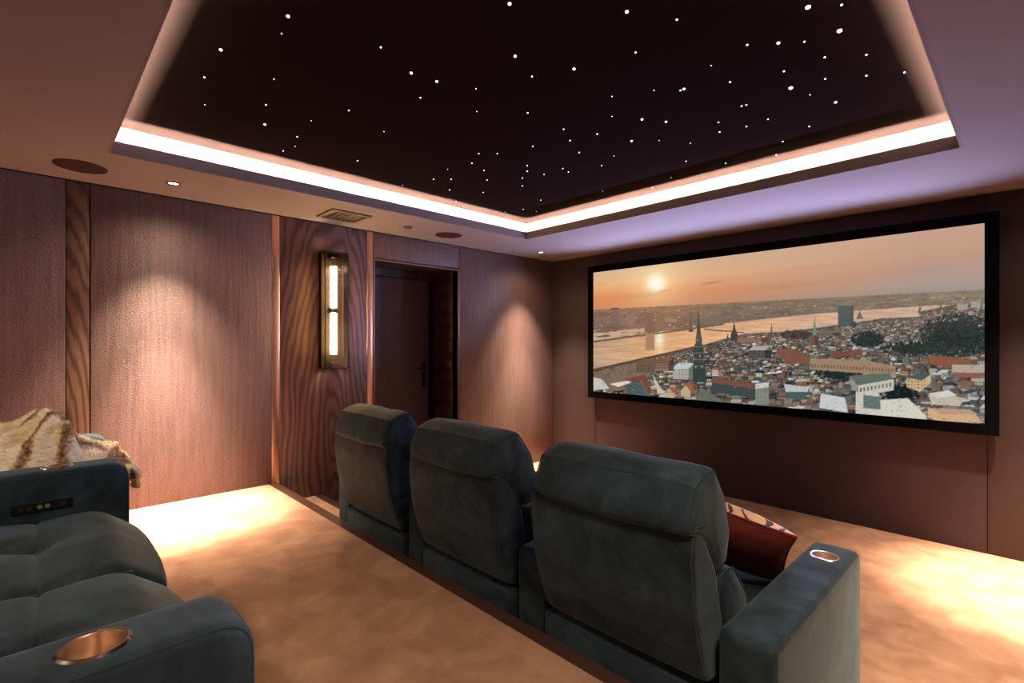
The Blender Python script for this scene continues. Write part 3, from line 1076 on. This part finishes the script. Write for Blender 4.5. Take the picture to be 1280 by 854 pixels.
# ------------------------------------------------------------------ seats
AW = 0.168      # arm width
AH = 0.645
ARM = [(0.02, 0.0, 0.01), (0.02, AH, 0.03), (1.045, AH, 0.075), (1.045, 0.0, 0.01)]
SHELL = [(-0.090, 0.962, 0.015), (-0.098, 0.86, 0.1), (-0.080, 0.70, 0.2), (-0.042, 0.57, 0.2), (0.0, 0.470, 0.04), (0.10, 0.450, 0.03), (0.125, 0.60, 0.1), (0.07, 0.80, 0.2), (-0.03, 0.968, 0.02)]
PILLOW = [(-0.075, 1.087, 0.012), (-0.02, 1.114, 0.3), (0.050, 1.124, 0.02), (0.130, 1.02, 0.1), (0.168, 0.90, 0.08), (0.138, 0.80, 0.035), (0.07, 0.795, 0.03), (0.0, 0.90, 0.1), (-0.06, 0.942, 0.03), (-0.118, 0.950, 0.03), (-0.110, 1.01, 0.1)]
LUMBAR = [(0.09, 0.765, 0.04), (0.19, 0.780, 0.08), (0.300, 0.66, 0.1), (0.335, 0.52, 0.06), (0.28, 0.43, 0.05), (0.10, 0.46, 0.04)]
SEAT = [(0.14, 0.30, 0.03), (0.14, 0.455, 0.05), (0.55, 0.468, 0.3), (0.93, 0.462, 0.11), (1.065, 0.36, 0.12), (1.04, 0.27, 0.04), (0.9, 0.27, 0.03)]
FOOT = [(0.98, 0.045, 0.02), (0.98, 0.272, 0.02), (1.045, 0.272, 0.03), (1.045, 0.045, 0.02)]
_arm_cache = {}


def arm_mesh(cup_y):
    """arm block with a round hole for the cup holder (local: x centred on the arm)"""
    if cup_y in _arm_cache:
        return _arm_cache[cup_y]
    mb = MB()
    loft(mb, ARM, -AW / 2, AW / 2, 0.022, 0.004, 6, seg=0.08)
    o = mb.build('armrest', M['velvet'], None, True)
    cut = MB().lathe([(0, -0.1), (0.0475, -0.1), (0.0475, 0.05), (0, 0.05)], (0, cup_y, AH), 48).build('cut', M['velvet'])
    md = o.modifiers.new('b', 'BOOLEAN')
    md.object = cut
    md.operation = 'DIFFERENCE'
    md.solver = 'EXACT'
    dg = bpy.context.evaluated_depsgraph_get()
    me_ = bpy.data.meshes.new_from_object(o.evaluated_get(dg))
    me_.name = 'armrest'
    me_.shade_smooth()
    me_.set_sharp_from_angle(angle=math.radians(50))
    bpy.data.objects.remove(o)
    bpy.data.objects.remove(cut)
    pm = []
    for s in (-1, 1):
        mb = MB()
        prof_pipe(mb, ARM, s * (AW / 2 - 0.007), -0.006, 0.0024, part=None)
        p_ = mb.build('piping', M['piping'], None, True)
        pm.append(p_.data)
        bpy.data.objects.remove(p_)
    mb = MB()
    mb.lathe([(0.0, -0.085), (0.040, -0.085), (0.0455, -0.08), (0.0455, 0.004), (0.0468, 0.0055), (0.047, -0.09), (0, -0.09)], n=48)
    p_ = mb.build('cup_holder', M['cup'], None, True)
    cm = p_.data
    bpy.data.objects.remove(p_)
    mb = MB()
    mb.lathe([(0.0458, 0.004), (0.0466, 0.0075), (0.0495, 0.0075), (0.0535, 0.004), (0.0535, 0.002), (0.0458, 0.002)], n=48, close=True)
    p_ = mb.build('rim', M['rim'], None, True)
    rm = p_.data
    bpy.data.objects.remove(p_)
    _arm_cache[cup_y] = (me_, pm, cm, rm)
    return _arm_cache[cup_y]


def add_arm(root, x, cup_y=0.838):
    me_, pm, cm, rm = arm_mesh(cup_y)
    a = link(bpy.data.objects.new('armrest', me_), root)
    a.location = (x, 0, 0)
    for q_ in pm:
        link(bpy.data.objects.new('piping', q_), a)
    c = link(bpy.data.objects.new('cup_holder', cm), a)
    c.location = (0, cup_y, AH)
    c['label'] = 'copper cup holder with a bright rim'
    r_ = link(bpy.data.objects.new('cup_rim', rm), a)
    r_.location = (0, cup_y, AH)
    return a


def wrinkle(seed, amp):
    ph = [random.Random(seed).uniform(0, 6.28) for _ in range(6)]

    def f(x, y, z, n):
        return amp * (math.sin(11 * x + 6 * z + ph[0]) + 0.6 * math.sin(23 * x - 17 * z + ph[1]) + 0.5 * math.sin(31 * y + 9 * x + ph[2])) / 2
    return f


def seat_disp(c, hwid):
    """soft cushion with a crosswise seam and a centre seam behind it"""
    def f(x, y, z, n):
        if n.y < 0.2 and y < 0.9:
            return 0.0
        yt = 0.745
        u = abs(x - c) / hwid
        back = 1 / (1 + math.exp(max(-40, min(40, (y - yt) / 0.012))))
        soft = 1 / (1 + math.exp(max(-40, min(40, (y - yt - 0.05) / 0.05))))
        cross = -0.011 * math.exp(-((y - yt) / 0.011) ** 2) - 0.020 * math.exp(-((y - yt) / 0.075) ** 2) * (1 - 0.6 * u)
        lng = -0.011 * math.exp(-((x - c) / 0.011) ** 2) * back - 0.022 * math.exp(-((x - c) / 0.085) ** 2) * soft
        tuft = -0.022 * math.exp(-((x - c) ** 2 + (y - yt) ** 2) / 0.035 ** 2)
        crown = 0.030 * (1 - u ** 2.5)
        return cross + lng + tuft + crown
    return f


def add_seat_unit(root, cx_, hw_, tuft=False):
    """base, footrest, seat, lumbar cushion, shell and headrest centred at cx_"""
    b_ = MB().box(cx_ - hw_ + 0.006, cx_ + hw_ - 0.006, 0.0, 0.97, 0.02, 0.44, 0.012, 3)
    b_.build('base', M['velvet'], root, True)
    mb = MB()
    loft(mb, FOOT, cx_ - hw_ + 0.01, cx_ + hw_ - 0.01, 0.02, 0.006, 8)
    mb.build('footrest', M['velvet'], root, True)
    mb = MB()
    if tuft:
        loft(mb, SEAT, cx_ - hw_ + 0.003, cx_ + hw_ - 0.003, 0.05, 0.0, 40, seat_disp(cx_, hw_), 0.014)
    else:
        loft(mb, SEAT, cx_ - hw_ + 0.004, cx_ + hw_ - 0.004, 0.03, 0.012, 16, wrinkle(3, 0.002), 0.025)
    mb.build('seat', M['velvet'], root, True)
    mb = MB()
    loft(mb, LUMBAR, cx_ - hw_ + 0.012, cx_ + hw_ - 0.012, 0.035, 0.012, 16, wrinkle(5, 0.003), 0.025, 0.01)
    lum = mb.build('back_cushion', M['velvet'], root, True)
    for s in (-1, 1):
        mb = MB()
        prof_pipe(mb, LUMBAR, cx_ + s * (hw_ - 0.025), 0.0, 0.0026)
        mb.build('piping', M['piping'], lum, True)
    sw = hw_ - 0.022
    mb = MB()
    loft(mb, SHELL, cx_ - sw, cx_ + sw, 0.018, 0.006, 16, wrinkle(7, 0.0012), 0.03)
    sh = mb.build('back_shell', M['velvet'], root, True)
    for s in (-1, 1):
        mb = MB()
        prof_pipe(mb, SHELL, cx_ + s * (sw - 0.006), -0.004, 0.0024)
        mb.build('piping', M['piping'], sh, True)
    pw = hw_ - 0.032
    px_ = cx_ + 0.018
    mb = MB()
    loft(mb, PILLOW, px_ - pw, px_ + pw, 0.03, 0.012, 24, wrinkle(11, 0.0045), 0.018, 0.006)
    pl = mb.build('headrest', M['velvet'], root, True)
    for s in (-1, 1):
        mb = MB()
        prof_pipe(mb, PILLOW, px_ + s * (pw - 0.010), -0.004, 0.0026)
        mb.build('piping', M['piping'], pl, True)
    mb = MB()
    tp = []
    for k in range(25):
        t_ = 0.03 + 0.94 * k / 24
        bl = 0.012 * math.sin(PI * t_) ** 0.6
        tp.append((px_ - pw + 2 * pw * t_, -0.0735 - bl * 0.62, 1.0855 + bl * 0.75))
    mb.tube(tp, 0.0028, 6)
    mb.build('piping', M['piping'], pl, True)


PITCH = 0.873
HWS = (PITCH - AW) / 2
GR = 'velvet recliners of the front row'
XS = (-2.765, -1.892, -1.019)
LAB = ('green-grey velvet recliner at the far end of the front row, beside the wood panel',
       'middle recliner of the three green-grey velvet recliners in the front row',
       'green-grey velvet recliner at the near end of the front row, holding the burgundy cushion')
YR = 1.495


def copy_tree(o, parent=None):
    c = o.copy()
    link(c, None)
    if parent is not None:
        c.parent = parent
    for ch in list(o.children):
        copy_tree(ch, c)
    return c


rec = empty('recliner', (XS[1], YR, 0.0), LAB[1], 'recliner', GR)
add_seat_unit(rec, 0.0, HWS)
add_arm(rec, PITCH / 2)
r3 = copy_tree(rec)
r3.location = (XS[2], YR, 0)
r3['label'] = LAB[2]
r1 = copy_tree(rec)
r1.location = (XS[0], YR, 0)
r1['label'] = LAB[0]
add_arm(r1, -PITCH / 2)

# rear row: a two seat recliner sofa and the seat beyond it
YRR = -0.732
HWL = (1.732 - AW) / 4
sofa = empty('recliner_sofa', (-1.983, YRR, ZR), 'green-grey velvet two-seat recliner sofa with tufted seats in the near left corner', 'sofa')
for s in (-1, 1):
    add_seat_unit(sofa, s * HWL, HWL, True)
    a_ = add_arm(sofa, s * 1.732 / 2, 0.810)
    if s < 0:
        cp = MB()
        cp.box(AW / 2, AW / 2 + 0.004, 0.675, 0.855, 0.492, 0.532, 0.002, 2)
        c_ = cp.build('control_panel', M['black_metal'], a_)
        c_['label'] = 'black recliner control panel with small round buttons'
        bt = plain('button', (0.04, 0.038, 0.03), 0.3, 0.5)
        lit = plain('button_lit', (0.05, 0.06, 0.02), 0.4, emit=(0.45, 0.55, 0.05), estr=0.06)
        for k, (yy_, rr) in enumerate(((0.702, 0.0085), (0.726, 0.0085), (0.757, 0.0085), (0.779, 0.0085), (0.825, 0.012))):
            mb = MB()
            mb.tube([(AW / 2 + 0.0035, yy_, 0.512), (AW / 2 + 0.0075, yy_, 0.512)], rr, 16)
            mb.build('button', lit if k in (2, 3) else bt, c_, True)
seat_r = empty('recliner', (-2.849 - PITCH / 2, YRR, ZR), 'velvet rear-row seat beyond the sofa, under the striped fur throw', 'recliner')
add_seat_unit(seat_r, 0.0, HWS)
add_arm(seat_r, -PITCH / 2, 0.810)

# ------------------------------------------------------------------ fur throw heaped on the far rear seat
from mathutils import noise as mnoise
tw = MB()
NU, NV = 110, 150
rows = []
ring_pts = [(-0.30, 0.87), (-0.295, 0.98), (-0.25, 1.06), (-0.17, 1.09), (-0.105, 1.125), (-0.05, 1.115), (0.0, 1.15), (0.045, 1.180), (0.085, 1.155), (0.12, 1.065), (0.17, 1.025), (0.24, 0.99),
            (0.30, 0.96), (0.345, 0.925), (0.374, 0.885), (0.380, 0.850), (0.366, 0.825)]
seglen = [0.0]
for a, b in zip(ring_pts, ring_pts[1:]):
    seglen.append(seglen[-1] + math.hypot(b[0] - a[0], b[1] - a[1]))
for i in range(NV + 1):
    s = seglen[-1] * i / NV
    yb = float(np.interp(s, seglen, [p[0] for p in ring_pts]))
    zb = float(np.interp(s, seglen, [p[1] for p in ring_pts]))
    row = []
    for j in range(NU + 1):
        u = j / NU
        x = -3.608 + u * 0.650
        prof = math.sin(PI * (0.10 + 0.80 * u)) ** 0.7
        front = yb > 0.33
        # the crest leans forward towards the near arm
        sh = 0.10 * (0.5 - u)
        zz = zb if front else float(np.interp(np.interp(yb + sh, [p[0] for p in ring_pts[:13]], seglen[:13]), seglen, [p[1] for p in ring_pts]))
        edge = min(1.0, (1 - u) / 0.10) * min(1.0, u / 0.10)
        edge = edge * edge * (3 - 2 * edge)
        z = zz if front else 0.86 + (zz - 0.86) * (0.60 + 0.40 * prof) * (0.15 + 0.85 * edge)
        f1 = mnoise.noise(Vector((x * 4.0, s * 6.0, 1.7)))
        f2 = mnoise.noise(Vector((x * 11.0 + s * 6, s * 13.0, 7.7)))
        f3 = mnoise.noise(Vector((x * 60.0, s * 60.0, 3.1)))
        fold = math.sin((s + 0.8 * (x + 3.3)) * 38 + 2.5 * f1)
        fold = math.copysign(abs(fold) ** 0.7, fold)
        dz = 0.020 * f1 + 0.012 * f2 + 0.022 * fold + 0.006 * f3
        y = yb
        if front:
            y += dz * 0.35 - 0.004
            z += dz * 0.15
        else:
            z += dz
        low = 0.875 if y < 0.35 else 0.72
        row.append(tw.bm.verts.new((x + 3.28, y, max(z, low) - 0.86)))
    rows.append(row)
for A, B in zip(rows, rows[1:]):
    for j in range(NU):
        tw.bm.faces.new((A[j], A[j + 1], B[j + 1], B[j]))
tw.bm.normal_update()
rnd = random.Random(4)
fp = MB()
for f in list(tw.bm.faces):
    n = f.normal if f.normal.z > -0.2 else -f.normal
    c = f.calc_center_median()
    fl = mnoise.noise_vector(c * 9.0) * 0.9
    for _ in range(2):
        p = c + Vector((rnd.uniform(-1, 1), rnd.uniform(-1, 1), rnd.uniform(-1, 1))) * 0.004
        d = (n + Vector(fl) + Vector((rnd.uniform(-1, 1), rnd.uniform(-1, 1), rnd.uniform(-1, 1))) * 0.5).normalized()
        a = d.orthogonal().normalized() * 0.0022
        b = d.cross(a)
        L = rnd.uniform(0.010, 0.019)
        vs3 = [fp.bm.verts.new(p + a), fp.bm.verts.new(p - a * 0.5 + b * 0.87), fp.bm.verts.new(p - a * 0.5 - b * 0.87), fp.bm.verts.new(p + d * L)]
        for t3 in ((0, 1, 3), (1, 2, 3), (2, 0, 3)):
            fp.bm.faces.new([vs3[k] for k in t3])
th = tw.build('fur_throw', M['fur'], None, True, 180)
th.location = (-3.28, 0.0, 0.86)
md = th.modifiers.new('thickness', 'SOLIDIFY')
md.thickness = 0.014
md.offset = 0
tag(th, 'cream and brown striped fur throw heaped over the far rear seat', 'throw blanket')
pile = fp.build('fur_pile', M['fur'], th)
pile['kind'] = 'stuff'

# ------------------------------------------------------------------ burgundy cushion on the near recliner
cu = empty('throw_cushion', (-0.979, 2.336, 0.526), 'burgundy cushion with a gold leaf print front leaning on the near recliner', 'cushion')
HS = 0.235
HZ = 0.24


def cushion_side(sgn, name, mat):
    mb = MB()
    n = 22
    g = []
    for i in range(n + 1):
        r_ = []
        for j in range(n + 1):
            a, b = -1 + 2 * i / n, -1 + 2 * j / n
            puff = ((1 - a * a) * (1 - b * b)) ** 0.42
            pin = 1 - 0.07 * (1 - abs(a) ** 2) * abs(b) ** 6
            pin2 = 1 - 0.07 * (1 - abs(b) ** 2) * abs(a) ** 6
            w_ = 0.003 * mnoise.noise(Vector((a * 3, b * 3, sgn * 4.0)))
            r_.append(mb.bm.verts.new((a * HS * pin2, sgn * (0.004 + 0.085 * puff + w_ * puff), HZ + b * HZ * pin)))
        g.append(r_)
    for A, B in zip(g, g[1:]):
        for j in range(n):
            mb.bm.faces.new((A[j], A[j + 1], B[j + 1], B[j]))
    # close the shallow side so each half is solid
    return mb.build(name, mat, cu, True, 180)


cushion_side(-1, 'back_cover', M['burgundy'])
f_ = cushion_side(1, 'front_cover', M['pattern'])
f_['label'] = 'gold front with dark leaf print'
mb = MB()
pp = []
for k in range(80):
    tt = k / 80 * 4
    s, f = int(tt), tt - int(tt)
    c = [(-1, -1), (1, -1), (1, 1), (-1, 1), (-1, -1)]
    a = c[s][0] + (c[s + 1][0] - c[s][0]) * f
    b = c[s][1] + (c[s + 1][1] - c[s][1]) * f
    pin = 1 - 0.07 * (1 - abs(a) ** 2) * abs(b) ** 6
    pin2 = 1 - 0.07 * (1 - abs(b) ** 2) * abs(a) ** 6
    pp.append((a * HS * pin2, 0, HZ + b * HZ * pin))
mb.tube(pp, 0.006, 6, closed=True)
mb.build('piping', M['burgundy'], cu, True)
cu.rotation_mode = 'YXZ'
cu.rotation_euler = (math.radians(46), math.radians(18), 0)

# ------------------------------------------------------------------ light
def spot(name, loc, target, energy, col, size=88, blend=1.0, rad=0.03):
    l = bpy.data.lights.new(name, 'SPOT')
    l.energy = energy
    l.color = col
    l.spot_size = math.radians(size)
    l.spot_blend = blend
    l.shadow_soft_size = rad
    o = bpy.data.objects.new(name, l)
    o.location = loc
    o.rotation_euler = (Vector(target) - Vector(loc)).to_track_quat('-Z', 'Y').to_euler()
    link(o)
    return o


WARM = (1.0, 0.78, 0.56)
for (x, y, core, flood, spill) in ((-4.01, -1.14, 800, 450, 40), (-4.01, 0.691, 2800, 640, 40), (-4.01, 4.336, 1800, 700, 30), (0.11, 0.69, 100, 60, 330),
                                   (0.11, 2.518, 350, 220, 30), (0.11, 4.336, 2400, 550, 20), (-1.95, -1.14, 100, 60, 270)):  # last one, rear centre, is an unseen lamp added for light from behind
    spot('downlight_lamp', (x, y, HC - 0.012), (x, y, 0), core, WARM, 43, 1.0)
    spot('downlight_flood', (x, y, HC - 0.012), (x, y, 0), flood, WARM, 70, 1.0)
    spot('downlight_spill', (x, y, HC - 0.012), (x, y, 0), spill, WARM, 150, 1.0, 0.22 if spill > 200 else 0.06)
for k in range(5):  # unseen bluish spots added in front of the screen, standing in for its glow
    x = PX0 + (PX1 - PX0) * (k + 0.5) / 5
    spot('added_screen_glow', (x, YS - 0.05, 1.75), (x, 0, 4.2), 80, (0.48, 0.54, 1.0), 124, 0.7, 0.0)

w = bpy.data.worlds.new('World')
sc.world = w
w.use_nodes = True
w.node_tree.nodes['Background'].inputs['Color'].default_value = (0.010, 0.008, 0.008, 1)
w.node_tree.nodes['Background'].inputs['Strength'].default_value = 0.3

# ------------------------------------------------------------------ camera and view
cam = bpy.data.cameras.new('camera')
cam.sensor_width = 36
cam.lens = FPX / 1280 * 36
cam.shift_y = 3.0 / 1280
cam.clip_start = 0.02
co = bpy.data.objects.new('camera', cam)
co.location = CAM
co.rotation_euler = (PI / 2, 0, YAW)
link(co)
sc.camera = co
vs_ = sc.view_settings
sc.display_settings.display_device = 'sRGB'
vs_.view_transform = 'Standard'
vs_.look = 'None'
vs_.exposure = 0.0
vs_.gamma = 1.0
vs_.use_curve_mapping = False
